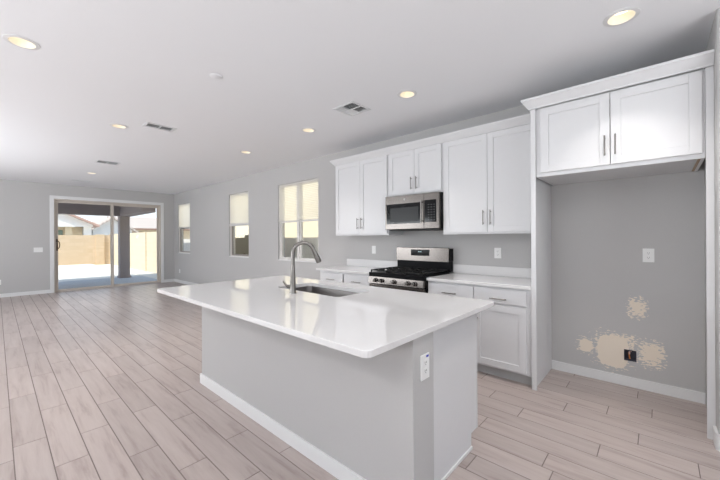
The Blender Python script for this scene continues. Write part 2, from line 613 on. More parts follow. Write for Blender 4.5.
# floor: wood look porcelain planks laid along the room, one plank per face pair, on a grout bed
floor_root = struct(MB().box((XL, YB, -0.12), (D, L + 0.06, -0.0015)).build('floor', 'grout'), 'floor of wood look porcelain planks with dark grout lines')
PW, PL, X00 = 0.1605, 0.965, 0.070
OFF = {0: .226, 1: .733, 2: .094, 3: .512, 4: .151, 5: .759, 6: .232, 13: .516, 14: .959, 15: .287, 16: .796, 17: .105, 18: .556, 19: .30, 20: .042}
bm = bmesh.new()
lay = bm.loops.layers.float_color.new('plank')
k0 = int((XL - X00) // PW)
k1 = int((D - X00) // PW)
prev = 0.3
for k in range(k0, k1 + 1):
    if k in OFF: o_ = OFF[k]
    else: o_ = (prev + random.choice((0.32, 0.40, 0.48, 0.58))) % PL
    prev = o_
    xa, xb = max(XL, X00 + k * PW + 0.0024), min(D, X00 + (k + 1) * PW - 0.0024)
    if xb - xa < 0.01: continue
    j = int((YB - o_) // PL)
    while o_ + j * PL < L + 0.06:
        ya, yb = max(YB, o_ + j * PL + 0.0022), min(L + 0.06, o_ + (j + 1) * PL - 0.0022)
        j += 1
        if yb - ya < 0.01: continue
        c = (random.random(), random.random(), random.random(), 1)
        e = 0.0012
        vs = [bm.verts.new(p) for p in ((xa, ya, -0.003), (xb, ya, -0.003), (xb, yb, -0.003), (xa, yb, -0.003),
                                        (xa + e, ya + e, 0), (xb - e, ya + e, 0), (xb - e, yb - e, 0), (xa + e, yb - e, 0))]
        for q in ((4, 5, 6, 7), (0, 1, 5, 4), (1, 2, 6, 5), (2, 3, 7, 6), (3, 0, 4, 7)):
            f = bm.faces.new([vs[i] for i in q])
            for lp in f.loops: lp[lay] = c
me = bpy.data.meshes.new('plank_surface')
bm.to_mesh(me)
bm.free()
me.materials.append(M['plank'])
po = bpy.data.objects.new('plank_surface', me)
COL.objects.link(po)
po.parent = floor_root

# baseboards
BH, BT = 0.088, 0.014


def base_run(b, x0, y0, x1, y1):
    b.box((x0, y0, 0), (x1, y1, BH - 0.004), 0.0)
    cx0, cx1, cy0, cy1 = min(x0, x1), max(x0, x1), min(y0, y1), max(y0, y1)
    b.box((cx0, cy0, BH - 0.004), (cx1, cy1, BH), 0.0015)


b = MB(); base_run(b, XL, L - BT, 0.925, L); base_run(b, 3.54, L - BT, D, L)
struct(b.build('baseboard_far', 'trim'))
b = MB(); base_run(b, D - BT, 3.71, D, L - BT)
struct(b.build('baseboard_right', 'trim'))
b = MB(); base_run(b, D - BT, SY + .001, D, 0.819)
struct(b.build('baseboard_alcove', 'trim'), 'white baseboard across the empty refrigerator space')
b = MB(); base_run(b, XL, YB, XL + BT, L - BT)
struct(b.build('baseboard_left', 'trim'))
b = MB(); base_run(b, XL + BT, YB, D, YB + BT)
struct(b.build('baseboard_back', 'trim'))
# baseboard that wraps the rounded end of the partition wall
b = MB()
prof = [(SX + 0.12, SY + BT)] + [(SX - BT + 0.032 - 0.032 * math.sin(a), SY + BT - 0.032 + 0.032 * math.cos(a)) for a in (0, .4, .8, 1.2, PI / 2)]
prof += [(SX - BT, SY - 0.13), (SX, SY - 0.13), (SX, SY)] + [(SX + 0.12, SY)]
b.prism(prof, 'Z', 0, 0.105)
struct(b.build('baseboard_near', 'trim', smooth=True), 'white baseboard wrapped round the rounded wall end')

# ---------------------------------------------------------------- windows of the right wall


def frame_rect(b, x0, x1, y0, y1, z0, z1, t):
    b.box((x0, y0, z0), (x1, y0 + t, z1)); b.box((x0, y1 - t, z0), (x1, y1, z1))
    b.box((x0, y0 + t, z0), (x1, y1 - t, z0 + t)); b.box((x0, y0 + t, z1 - t), (x1, y1 - t, z1))


def window(n, y0, y1, units, label):
    root = sempty('window_%d' % n, (D + 0.08, (y0 + y1) / 2, WZ0), label, 'window')
    e = 0.002
    y0 += e; y1 -= e; z0, z1 = WZ0 + e, WZ1 - e
    b = MB(); frame_rect(b, D + 0.030, D + 0.120, y0, y1, z0, z1, 0.032)
    if units == 2:
        c = (y0 + y1) / 2
        b.box((D + 0.028, c - 0.030, z0 + .03), (D + 0.120, c + 0.030, z1 - .03))
    b.build('window_frame', 'vinyl', root)
    zm = 1.675
    spans = [(y0 + .032, y1 - .032)] if units == 1 else [(y0 + .032, c - .03), (c + .03, y1 - .032)]
    for a, d in spans:
        s = MB(); frame_rect(s, D + 0.080, D + 0.105, a + .001, d - .001, zm - 0.002, z1 - .033, 0.016)
        s = s.build('upper_sash', 'vinyl', root)
        MB().box((D + 0.091, a + .016, zm + .014), (D + 0.094, d - .016, z1 - .049)).build('glass_pane', 'glass', s)
        s = MB(); frame_rect(s, D + 0.050, D + 0.079, a + .001, d - .001, z0 + .033, zm + 0.030, 0.034)
        s = s.build('lower_sash', 'sash' if units == 1 else 'vinyl', root)
        MB().box((D + 0.063, a + .034, z0 + .067), (D + 0.066, d - .034, zm - .004)).build('glass_pane', 'glass', s)
    sl = MB().box((D - 0.004, y0 + 0.0, z0), (D + 0.029, y1 - 0.0, z0 + 0.012), 0.002)
    sl.build('window_sill', 'trim', root)
    return root


window(1, *WINS[0], 1, 'narrow window nearest the patio door, left of three')
window(2, *WINS[1], 1, 'middle narrow window of the right wall with a bare lower sash')
window(3, *WINS[2], 2, 'wide twin window nearest the white cabinets')


def shade(y0, y1, z0, z1, m, stack, label):
    """pleated shade fixed at the head; folded pleats at the bottom rail"""
    b = MB()
    n = 46
    x = D + 0.016
    p = []
    for i in range(n + 1):
        z = z1 - (z1 - z0 - stack) * i / n
        p.append((x + (0.0015 if i % 2 else -0.0015), z))
    q = [(a + 0.0012, z) for a, z in reversed(p)]
    b.prism(p + q, 'Y', y0, y1) if False else None
    vs = []
    for a, z in p:
        vs.append((b.bm.verts.new((a, y0, z)), b.bm.verts.new((a, y1, z))))
    for u, v in zip(vs, vs[1:]):
        b.bm.faces.new((u[0], u[1], v[1], v[0]))
    o = b.build('window_shade', m)
    tag(o, label, 'window shade', None)
    if stack:
        s = MB()
        for i in range(5):
            zz = z0 + stack * i / 5
            s.box((x - 0.012, y0, zz + .001), (x + 0.011, y1, zz + stack / 5 - .002), 0.003)
        s.build('folded_pleats', 'trim', o)
    return o


shade(WINS[0][0] + .006, WINS[0][1] - .006, 1.69, 2.431, 'shade', 0.035, 'white paper shade over the upper half of the window nearest the patio door')
shade(WINS[1][0] + .006, WINS[1][1] - .006, 1.66, 2.431, 'shade', 0.07, 'white paper shade with folded pleats on the middle window')
shade(WINS[2][0] + .006, WINS[2][1] - .006, 1.69, 2.431, 'sheer', 0.0, 'sheer pale shade over the upper panes of the wide twin window')

# unseen windows added in the left and back walls to let light in
for n, (ax, a0, a1, z0, z1) in enumerate((('X', 0.0, 3.2, 0.75, 2.25), ('X', 5.8, 9.0, 0.75, 2.25), ('Y', -1.6, 2.0, 0.65, 2.35)), 4):
    root = sempty('window_%d' % n, (XL, a0, z0) if ax == 'X' else (a0, YB, z0), 'large plain window added out of view for daylight', 'window')
    b = MB(); g = MB()
    if ax == 'X':
        frame_rect(b, XL - 0.12, XL - 0.06, a0 + .002, a1 - .002, z0 + .002, z1 - .002, 0.05)
        b.box((XL - 0.12, (a0 + a1) / 2 - .03, z0 + .05), (XL - .06, (a0 + a1) / 2 + .03, z1 - .05))
        g.box((XL - 0.095, a0 + .05, z0 + .05), (XL - .09, a1 - .05, z1 - .05))
    else:
        b.box((a0 + .002, YB - .12, z0 + .002), (a0 + .05, YB - .06, z1 - .002)); b.box((a1 - .05, YB - .12, z0 + .002), (a1 - .002, YB - .06, z1 - .002))
        b.box((a0 + .05, YB - .12, z0 + .002), (a1 - .05, YB - .06, z0 + .05)); b.box((a0 + .05, YB - .12, z1 - .05), (a1 - .05, YB - .06, z1 - .002))
        g.box((a0 + .05, YB - .095, z0 + .05), (a1 - .05, YB - .09, z1 - .05))
    b.build('window_frame', 'vinyl', root)
    g.build('glass_pane', 'glass', root)

# ---------------------------------------------------------------- sliding patio door
b = MB()
cw = 0.080
for x0, x1 in ((DX0 - cw, DX0), (DX1, DX1 + cw)):
    b.box((x0, L - 0.018, 0), (x1, L, DZ), 0.002)
b.box((DX0 - cw, L - 0.018, DZ), (DX1 + cw, L, DZ + cw), 0.002)
struct(b.build('trim_2', 'trim'), 'white casing round the sliding patio door', 'door casing')
door = sempty('door_1', ((DX0 + DX1) / 2, L, 0), 'two panel sliding glass patio door in a tan frame', 'door')
b = MB()
for x0, x1 in ((DX0 + .001, DX0 + 0.028), (DX1 - 0.028, DX1 - .001)):
    b.box((x0, L + 0.01, 0.004), (x1, L + 0.13, DZ - .002))
b.box((DX0 + .028, L + 0.01, DZ - 0.035), (DX1 - .028, L + 0.13, DZ - .002))
b.box((DX0 + .028, L + 0.062, 0.001), (DX1 - .028, L + 0.15, 0.022))
b.build('door_frame', 'tan', door)
XM = 2.235


def door_panel(name, x0, x1, y, st, rail):
    b = MB()
    z0, z1 = 0.024, DZ - 0.037
    b.box((x0, y, z0), (x0 + st, y + .04, z1)); b.box((x1 - st, y, z0), (x1, y + .04, z1))
    b.box((x0 + st, y, z0), (x1 - st, y + .04, z0 + rail)); b.box((x0 + st, y, z1 - 0.05), (x1 - st, y + .04, z1))
    p = b.build(name, 'tan', door)
    MB().box((x0 + st, y + .017, z0 + rail), (x1 - st, y + .023, z1 - .05)).build('glass_pane', 'glass', p)
    return p


p = door_panel('sliding_panel', DX0 + .029, XM + .038, L + .064, 0.055, 0.035)
door_panel('fixed_panel', XM - .030, DX1 - .029, L + .108, 0.045, 0.035)
h = MB()
pts = [(DX0 + .062, L + .064, 1.10), (DX0 + .066, L + .03, 1.11)] + [(DX0 + .066 + 0.045 * math.sin(a), L + .022, 1.22 - 0.10 * math.cos(a)) for a in [i * PI / 8 for i in range(1, 8)]]
pts += [(DX0 + .066, L + .03, 1.33), (DX0 + .062, L + .064, 1.34)]
h.tube(pts, 0.010, 10)
h.box((DX0 + .048, L + .058, 1.07), (DX0 + .080, L + .064, 1.37), 0.002)
tag(h.build('door_handle', 'bronze', p, smooth=True), 'dark bronze curved pull')

# ================================================================ CABINETS


def bar_pull(parent, xf, y, z, vertical, length=0.155, s=-1, name='handle'):
    b = MB()
    r = 0.0055
    xo = xf + s * 0.030
    h = length / 2
    if vertical:
        b.tube([(xo, y, z - h), (xo, y, z + h)], r, 12)
        for d in (-1, 1): b.tube([(xf, y, z + d * (h - .018)), (xo, y, z + d * (h - .018))], 0.0045, 10)
    else:
        b.tube([(xo, y - h, z), (xo, y + h, z)], r, 12)
        for d in (-1, 1): b.tube([(xf, y + d * (h - .018), z), (xo, y + d * (h - .018), z)], 0.0045, 10)
    return b.build(name, 'nickel', parent, smooth=True)


def shaker(parent, name, xf, y0, y1, z0, z1, s=-1, st=0.062, mt='cab'):
    """shaker door with its front face at xf, looking towards s on x"""
    b = MB()
    t = 0.019
    xb = xf - s * t
    bv = 0.0015
    b.box((xf, y0, z0), (xb, y0 + st, z1), bv); b.box((xf, y1 - st, z0), (xb, y1, z1), bv)
    b.box((xf, y0 + st, z0), (xb, y1 - st, z0 + st), bv); b.box((xf, y0 + st, z1 - st), (xb, y1 - st, z1), bv)
    # recessed panel with a small sloping bead
    xp = xf - s * 0.009
    b.box((xp, y0 + st - .004, z0 + st - .004), (xb, y1 - st + .004, z1 - st + .004))
    return b.build(name, mt, parent)


def slab(parent, name, xf, y0, y1, z0, z1, s=-1):
    return MB().box((xf, y0, z0), (xf - s * 0.019, y1, z1), 0.002).build(name, 'cab', parent)


CT = 2.462
CT2 = 2.478
UX = 3.500          # front face of the wall cabinet doors
UB = 1.390


def upper(y0, y1, z0, z1, split, pulls_low, label, handle_z):
    r = thing('wall_cabinet', ((UX + .02 + D) / 2, (y0 + y1) / 2, z0), label, 'cabinet', 'white wall cabinets above the range counter')
    b = MB()
    x0, x1 = UX + .020, D - .001
    t = 0.018
    a0, a1 = y0 + .0005, y1 - .0005
    b.box((x0, a0, z0), (x1, a0 + t, z1)); b.box((x0, a1 - t, z0), (x1, a1, z1))
    b.box((x0 + .02, a0 + t, z0 + .012), (x1, a1 - t, z0 + .012 + t)); b.box((x0, a0 + t, z1 - t), (x1, a1 - t, z1))
    b.box((x1 - .006, a0 + t, z0 + .03), (x1, a1 - t, z1 - t))
    # face frame
    f = 0.038
    b.box((x0, a0 + t, z0), (x0 + .019, a0 + f, z1 - t)); b.box((x0, a1 - f, z0), (x0 + .019, a1 - t, z1 - t))
    b.box((x0, a0 + f, z0), (x0 + .019, a1 - f, z0 + f)); b.box((x0, a0 + f, z1 - f), (x0 + .019, a1 - f, z1 - t))
    b.build('cabinet_body', 'cab', r)
    rv = 0.017
    for a, c, hy in ((y0 + rv, split - .002, split - .038), (split + .002, y1 - rv, split + .038)):
        d = shaker(r, 'door', UX, a, c, z0 + .02, z1 - .004)
        bar_pull(d, UX, hy, handle_z, True)
    return r


upper(0.839, 1.868, UB, CT, 1.345, True, 'tall white wall cabinet with two shaker doors right of the microwave', 1.565)
upper(1.868, 2.666, 1.890, CT, 2.252, True, 'short white wall cabinet with two doors directly above the microwave', 2.035)
upper(2.666, 3.686, UB, CT, 3.165, True, 'white wall cabinet with two doors left of the microwave, nearest the wide window', 1.560)

# refrigerator cabinet
FX = 3.190
r = thing('refrigerator_cabinet', (3.5, 0.28, 1.88), 'deep white cabinet with two doors above the empty refrigerator space', 'cabinet')
b = MB()
x0, x1, y0, y1, z0, z1 = FX + .020, D - .001, -0.236, 0.798, 1.880, CT2
b.box((x0, y0, z0), (x1, y0 + .018, z1)); b.box((x0, y1 - .018, z0), (x1, y1, z1))
b.box((x0 + .03, y0 + .018, z0 + .004), (x1, y1 - .018, z0 + .02)); b.box((x0, y0 + .018, z1 - .018), (x1, y1 - .018, z1))
b.box((x0, y0 + .018, z0), (x0 + .019, y1 - .018, z0 + .045)); b.box((x0, y0 + .018, z1 - .06), (x0 + .019, y1 - .018, z1 - .018))
b.box((x0, y0 + .018, z0 + .045), (x0 + .019, y0 + .045, z1 - .06)); b.box((x0, y1 - .045, z0 + .045), (x0 + .019, y1 - .018, z1 - .06))
b.build('cabinet_body', 'cab', r)
tag(MB().box((x0 + .03, y0 + .019, z0 + .0005), (x0 + .6, y0 + .034, z0 + .0038)).build('raw_edge_strip', 'cabwood', r), 'unpainted brown wood strip under the cabinet')
for a, c, hy in ((-0.222, 0.272, 0.242), (0.277, 0.762, 0.307)):
    d = shaker(r, 'door', FX, a, c, z0 + .033, z1 - .010, st=0.064)
    bar_pull(d, FX, hy, 2.058, True)

# tall end panels
PXF = 3.188
r = thing('tall_end_panel', (3.5, 0.825, 0), 'tall white end panel between the counter and the refrigerator space', 'end panel')
b = MB(); b.box((PXF + .020, 0.820, 0), (D - .001, 0.838, CT)).build('panel', 'cab', r)
b = MB(); b.box((PXF, 0.799, 0.0), (PXF + .0195, 0.838, CT2), 0.0015); b.build('face_stile', 'cab', r)
r = thing('filler_stile', (3.2, -0.255, 0), 'tall white filler strip at the right edge beside the gray wall end', 'trim strip')
MB().box((PXF, SY + .0005, 0.0), (PXF + .0195, -0.237, CT2), 0.0015).build('face_stile', 'cab', r)
MB().box((PXF + .020, SY + .0005, 0), (PXF + .055, SY + .018, CT2)).build('backing_strip', 'cab', r)


def crown(name, xf, yR, yL, xend, z0, z1, label):
    o_ = 0.062
    h = z1 - z0
    prof = [(0.0, 0.0), (0.014, 0.0), (0.017, h * .12), (0.030, h * .30), (0.050, h * .62), (0.057, h * .74), (o_, h * .78), (o_, h), (0.0, h)]
    b = MB()
    rings = []
    rings.append([(xf - o, yR, z0 + z) for o, z in prof])
    rings.append([(xf - o, yL + o, z0 + z) for o, z in prof])
    rings.append([(xend, yL + o, z0 + z) for o, z in prof])
    V = [[b.bm.verts.new(p) for p in rg] for rg in rings]
    n = len(prof)
    for A, B in zip(V, V[1:]):
        for k in range(n):
            b.bm.faces.new((A[k], A[(k + 1) % n], B[(k + 1) % n], B[k]))
    b.bm.faces.new(V[0]); b.bm.faces.new(list(reversed(V[-1])))
    return tag(b.build(name, 'cab'), label, 'crown molding')


crown('crown_molding', UX + .019, 0.839, 3.687, D - .002, CT + 0.001, 2.546, 'long white crown molding along the top of the wall cabinets')
crown('crown_molding', PXF - .001, SY + .002, 0.838, UX - .05, CT2 + 0.001, 2.564, 'higher white crown molding above the refrigerator cabinet')

# base cabinets
BX = 3.190
CB = 0.884


def base_cab(y0, y1, cols, label):
    r = thing('base_cabinet', (3.5, (y0 + y1) / 2, 0), label, 'cabinet', 'white base cabinets on the wall side')
    b = MB()
    x0, x1 = BX + .020, D - BT * 0 - .001
    t = 0.018
    b.box((x0, y0, 0.10), (x1, y0 + t, CB - .001)); b.box((x0, y1 - t, 0.10), (x1, y1, CB - .001))
    b.box((x0, y0 + t, 0.10), (x1, y1 - t, 0.118)); b.box((x0, y0 + t, CB - .02), (x1, y1 - t, CB - .001))
    b.box((x1 - .006, y0 + t, 0.118), (x1, y1 - t, CB - .02))
    ys = sorted({y0 + t, y1 - t})
    b.box((x0, y0 + t, CB - .045), (x0 + .019, y1 - t, CB - .02))
    b.box((x0, y0 + t, 0.118), (x0 + .019, y1 - t, 0.14)); b.box((x0, y0 + t, .70), (x0 + .019, y1 - t, .735))
    for c0, c1, side in cols:
        for a, d in ((c0 - .026, c0 + .02), (c1 - .02, c1 + .026)):
            a = max(a, y0 + t); d = min(d, y1 - t)
            if d > a: b.box((x0 + .0005, a, .141), (x0 + .0185, d, .699)); b.box((x0 + .0005, a, .736), (x0 + .0185, d, CB - .046))
    b.build('cabinet_body', 'cab', r)
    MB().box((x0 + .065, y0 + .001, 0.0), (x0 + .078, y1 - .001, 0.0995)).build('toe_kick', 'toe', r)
    for c0, c1, side in cols:
        d = slab(r, 'drawer', BX, c0, c1, .729, .860)
        bar_pull(d, BX, (c0 + c1) / 2, .785 - .012, False)
        d = shaker(r, 'door', BX, c0, c1, .118, .708)
        bar_pull(d, BX, c1 - .035 if side > 0 else c0 + .035, .62, True)
    return r


base_cab(0.839, 1.893, [(0.884, 1.362, 1), (1.370, 1.876, -1)], 'white base cabinet with two drawers between the range and the tall end panel')
base_cab(2.687, 3.700, [(2.705, 3.190, -1), (3.215, 3.668, 1)], 'white base cabinet with two drawers left of the range')


def counter(y0, y1, ysp0, ysp1, label):
    r = thing('countertop', (3.5, (y0 + y1) / 2, CB), label, 'countertop', 'white quartz wall counters')
    MB().box((BX - 0.018, y0, CB), (D - .001, y1, 0.914), 0.003).build('slab', 'quartz', r)
    MB().box((D - 0.021, ysp0, 0.9145), (D - .001, ysp1, 1.020), 0.002).build('backsplash', 'quartz_s', r)


counter(0.839, 1.893, 0.839, 1.893, 'white quartz counter right of the range with low backsplash')
counter(2.687, 3.755, 2.687, 3.750, 'white quartz counter left of the range below the small switch plate')

# ================================================================ RANGE
RY0, RY1 = 1.899, 2.684
rg = thing('gas_range', (3.5, 2.28, 0), 'stainless gas range with black cooktop between the two base cabinets', 'stove')
b = MB()
b.box((3.185, RY0, 0.02), (D - .03, RY1, 0.880), 0.004)
for x in (3.25, 3.72):
    for y in (RY0 + .05, RY1 - .05): b.lathe((x, y, 0), [(0.016, 0), (0.016, 0.03)], 12)
b.build('range_body', 'black', rg)
b = MB()
b.box((3.125, RY0, 0.881), (D - .11, RY1, 0.930), 0.006)
b.build('cooktop', 'black', rg)
# control panel, slightly sloped
b = MB()
b.hexa([(3.112, RY0, 0.800), (3.184, RY0, 0.800), (3.184, RY1, 0.800), (3.112, RY1, 0.800),
        (3.122, RY0, 0.880), (3.164, RY0, 0.880), (3.164, RY1, 0.880), (3.122, RY1, 0.880)])
b.hexa([(3.1645, RY0, 0.800), (3.184, RY0, 0.800), (3.184, RY1, 0.800), (3.1645, RY1, 0.800),
        (3.1645, RY0, 0.8795), (3.184, RY0, 0.8795), (3.184, RY1, 0.8795), (3.1645, RY1, 0.8795)])
cp = b.build('control_panel', 'steel_h', rg)
for y in (2.565, 2.475, 2.290, 2.098, 2.010):
    k = MB()
    k.lathe((3.118, y, 0.840), [(0.026, 0.0), (0.026, -0.008), (0.021, -0.012), (0.019, -0.036), (0.016, -0.039)], 24, axis='X')
    k.box((3.076, y - .0045, 0.821), (3.083, y + .0045, 0.859), 0.001)
    k.build('knob', 'steel', cp, smooth=True)
# oven door
b = MB(); b.box((3.128, RY0 + .004, 0.205), (3.184, RY1 - .004, 0.790), 0.004)
od = b.build('oven_door', 'steel_h', rg)
MB().box((3.1255, RY0 + .10, 0.30), (3.1275, RY1 - .10, 0.64), 0.0005).build('oven_window', 'bglass', od)
b = MB(); b.tube([(3.095, RY0 + .03, 0.745), (3.095, RY1 - .03, 0.745)], 0.013, 14)
for y in (RY0 + .06, RY1 - .06): b.tube([(3.190, y, 0.745), (3.095, y, 0.745)], 0.009, 12)
b.build('door_handle', 'steel', od, smooth=True)
MB().box((3.145, RY0 + .004, 0.045), (3.184, RY1 - .004, 0.195), 0.004).build('storage_drawer', 'steel_h', rg)
# backguard
b = MB()
b.box((3.735, RY0, 0.9305), (D - .023, RY1, 1.060), 0.002)
b.box((3.735, RY0, 1.060), (D - .005, RY1, 1.215), 0.004)
bgd = b.build('backguard', 'black', rg)
b = MB()
b.prism([(3.712, 1.052), (3.7345, 1.052), (3.7345, 1.228), (3.724, 1.228), (3.716, 1.222)], 'Y', RY0 + .004, RY1 - .004)
bp_ = b.build('stainless_panel', 'steel_h', bgd)
MB().box((3.7105, 2.170, 1.120), (3.7135, 2.445, 1.200), 0.001).build('clock_display', 'bglass', bp_)
for y in (2.330, 2.318, 2.302, 2.290):
    MB().box((3.7098, y - .004, 1.166), (3.7104, y + .004, 1.178)).build('clock_digit', 'display', bp_)
# burners
for x, y, rr in ((3.30, 2.06, .040), (3.30, 2.50, .034), (3.58, 2.06, .032), (3.58, 2.50, .036), (3.44, 2.28, .042)):
    k = MB()
    k.lathe((x, y, 0.9302), [(rr * 1.35, 0), (rr * 1.3, .006), (rr, .010), (rr * 1.05, .012), (rr * 1.05, .017), (rr * .9, .020)], 24)
    k.build('burner', 'iron', rg, smooth=True)
# three cast iron grates
gw = (RY1 - RY0 - .02) / 3
for i in range(3):
    a = RY0 + .010 + gw * i + .002
    c = a + gw - .004
    k = MB()
    t = .0065
    zt, zb = .962, .948
    X0, X1 = 3.150, 3.705
    for y in (a, c - 2 * t): k.box((X0, y, zb), (X1, y + 2 * t, zt), .0015)
    for x in (X0, (X0 + X1) / 2 - t, X1 - 2 * t): k.box((x, a + 2 * t, zb), (x + 2 * t, c - 2 * t, zt), .0015)
    m_ = (a + c) / 2
    for x in ((3.30, 3.58) if i != 1 else (3.35, 3.53)):
        k.box((x - t, a + 2 * t, zb + .001), (x + t, m_ - .022, zt + .002), .0015)
        k.box((x - t, m_ + .022, zb + .001), (x + t, c - 2 * t, zt + .002), .0015)
    for x0_, x1_ in ((X0 + 2 * t, 3.260), (3.335, (X0 + X1) / 2 - t), ((X0 + X1) / 2 + t, 3.545), (3.615, X1 - 2 * t)):
        k.box((x0_, m_ - t, zb + .001), (x1_, m_ + t, zt + .002), .0015)
    for x in (X0, X1 - 2 * t):
        for y in (a, c - 2 * t): k.box((x, y, .9302), (x + 2 * t, y + 2 * t, zb))
    k.build('grate', 'iron', rg)

# ================================================================ MICROWAVE
mw = thing('microwave_oven', (3.62, 2.28, 1.45), 'stainless over-the-range microwave with a black window below the short cabinet', 'microwave')
MY0, MY1 = 1.872, 2.652
MZ0, MZ1 = 1.458, 1.888
MX = 3.425
MB().box((MX + .040, MY0, MZ0), (D - .002, MY1, MZ1), 0.003).build('housing', 'black', mw)
YS = 2.072       # split between door and control side
b = MB()
b.box((MX, YS + .001, MZ0 + .004), (MX + .0395, MY1 - .001, MZ1 - .002), 0.004)
dr = b.build('door', 'steel_h', mw)
MB().box((MX - .0025, YS + .045, MZ0 + .074), (MX - .0005, MY1 - .022, MZ1 - .105), .0008).build('window', 'bglass', dr)
MB().box((MX - .0038, YS + .075, MZ0 + .095), (MX - .0027, MY1 - .085, MZ1 - .155), .0004).build('mesh_screen', 'gglass', dr)
b = MB()
b.tube([(MX - .030, YS + .022, MZ0 + .075), (MX - .030, YS + .022, MZ1 - .085)], 0.010, 14)
for z in (MZ0 + .10, MZ1 - .11): b.tube([(MX, YS + .022, z), (MX - .030, YS + .022, z)], 0.007, 10)
b.build('door_handle', 'steel', dr, smooth=True)
b = MB()
cy_, cz_ = 2.345, MZ1 - .055
b.lathe((MX - .0005, cy_, cz_), [(0.013, 0.0), (0.013, -0.0015), (0.010, -0.0015), (0.010, -0.0008)], 24, axis='X')
tag(b.build('round_emblem', 'nickel', dr), 'small round maker badge')
b = MB()
b.box((MX, MY0 + .001, MZ0 + .004), (MX + .0395, YS - .001, MZ1 - .002), 0.004)
cs = b.build('control_side', 'steel_h', mw)
MB().box((MX - .0025, MY0 + .034, MZ0 + .080), (MX - .0005, YS - .010, MZ1 - .088), .0008).build('keypad', 'bglass', cs)
for i in range(7):
    for j in range(3):
        yy = MY0 + .050 + j * .038
        zz = MZ0 + .102 + i * .030
        MB().box((MX - .0032, yy, zz), (MX - .0027, yy + .018, zz + .007)).build('key', 'button', cs)
MB().box((MX + .01, MY0 + .02, MZ0 - .0), (MX + .0395, MY1 - .02, MZ0 + .0035)).build('bottom_vent', 'black', mw)
b = MB()
b.box((MX + .05, MY0 + .04, MZ0 - .014), (D - .06, MY1 - .04, MZ0 - .0005), .002)
b.build('underside_grille', 'slot', mw)

# ================================================================ ISLAND
IX0, IX1, IY0, IY1 = 0.955, 2.300, 0.831, 3.315
KX0, KX1 = 1.298, 1.487
isl = thing('kitchen_island', (1.7, 2.0, 0), 'long kitchen island with gray knee wall and white end panel', 'kitchen island')
kw = MB().box((KX0, 0.847, 0), (KX1, 3.190, CB - .001), .003).build('knee_wall', 'paint', isl)
b = MB()
base_run(b, KX0 - BT, 0.847 - BT, KX0, 3.190 + BT)
base_run(b, KX0 + .0005, 3.1905, KX1, 3.190 + BT)
base_run(b, KX0 + .0005, 0.847 - BT, KX1, 0.8465)
b.build('baseboard', 'trim', isl)
b = MB()
PY = 0.896
b.box((KX1 + .001, PY, 0.0), (2.045, PY + .018, CB - .001)); b.box((2.0455, PY, 0.095), (2.128, PY + .018, CB - .001))
b.box((2.129, PY - .002, 0.095), (2.140, PY + .030, CB - .001), .001)
b.build('end_panel', 'cab', isl)
b = MB()
b.box((KX1 + .001, PY - .011, 0.0), (2.040, PY - .0005, 0.020), 0.003)
b.build('shoe_molding', 'trim', isl)
b = MB()
IYE = 3.170
b.box((KX1 + .001, IYE, 0.0), (2.045, IYE + .018, CB - .001)); b.box((2.0455, IYE, 0.095), (2.128, IYE + .018, CB - .001))
b.box((KX1 + .001, PY + .019, 0.095), (2.108, IYE - .001, 0.113))
b.box((2.100, PY + .0315, 0.114), (2.119, PY + .060, CB - .001)); b.box((2.100, IYE - .04, 0.114), (2.119, IYE - .001, CB - .001))
b.box((2.100, PY + .060, CB - .030), (2.119, IYE - .04, CB - .001))
b.box((2.028, PY + .019, 0.0), (2.042, IYE - .001, 0.094))
b.build('cabinet_body', 'cab', isl)
yy = PY + .040
for i in range(4):
    w = (IYE - .02 - PY - .04) / 4
    d = shaker(isl, 'door', 2.139, yy + .003, yy + w - .003, .118, .835, s=1)
    bar_pull(d, 2.139, yy + (w - .04 if i % 2 == 0 else .04), .72, True, s=1)
    yy += w

# countertop with rounded corners and a cut-out for the sink


def round_rect(x0, x1, y0, y1, r, n=6):
    p = []
    for cx, cy, a0 in ((x1 - r, y1 - r, 0), (x0 + r, y1 - r, PI / 2), (x0 + r, y0 + r, PI), (x1 - r, y0 + r, 1.5 * PI)):
        for k in range(n + 1):
            a = a0 + PI / 2 * k / n
            p.append((cx + r * math.cos(a), cy + r * math.sin(a)))
    return p


SKX0, SKX1, SKY0, SKY1 = 1.700, 2.085, 1.765, 2.560
b = MB()
b.prism(round_rect(IX0, IX1, IY0, IY1, 0.035), 'Z', CB, 0.914)
bmesh.ops.recalc_face_normals(b.bm, faces=b.bm.faces[:])
bmesh.ops.bevel(b.bm, geom=[e for e in b.bm.edges if abs(e.verts[0].co.z - e.verts[1].co.z) < 1e-5], offset=.003, segments=2, affect='EDGES', profile=.5)
ct = b.build('countertop', 'quartz', loc=((IX0 + IX1) / 2, (IY0 + IY1) / 2, CB))
c_ = MB(); c_.prism(round_rect(SKX0, SKX1, SKY0, SKY1, 0.045), 'Z', CB - .05, 0.95)
cu = c_.build('cutter', 'quartz')
bpy.context.view_layer.update()
cut(ct, cu)
tag(ct, 'long white quartz countertop on the island, holding the sink and faucet', 'countertop')

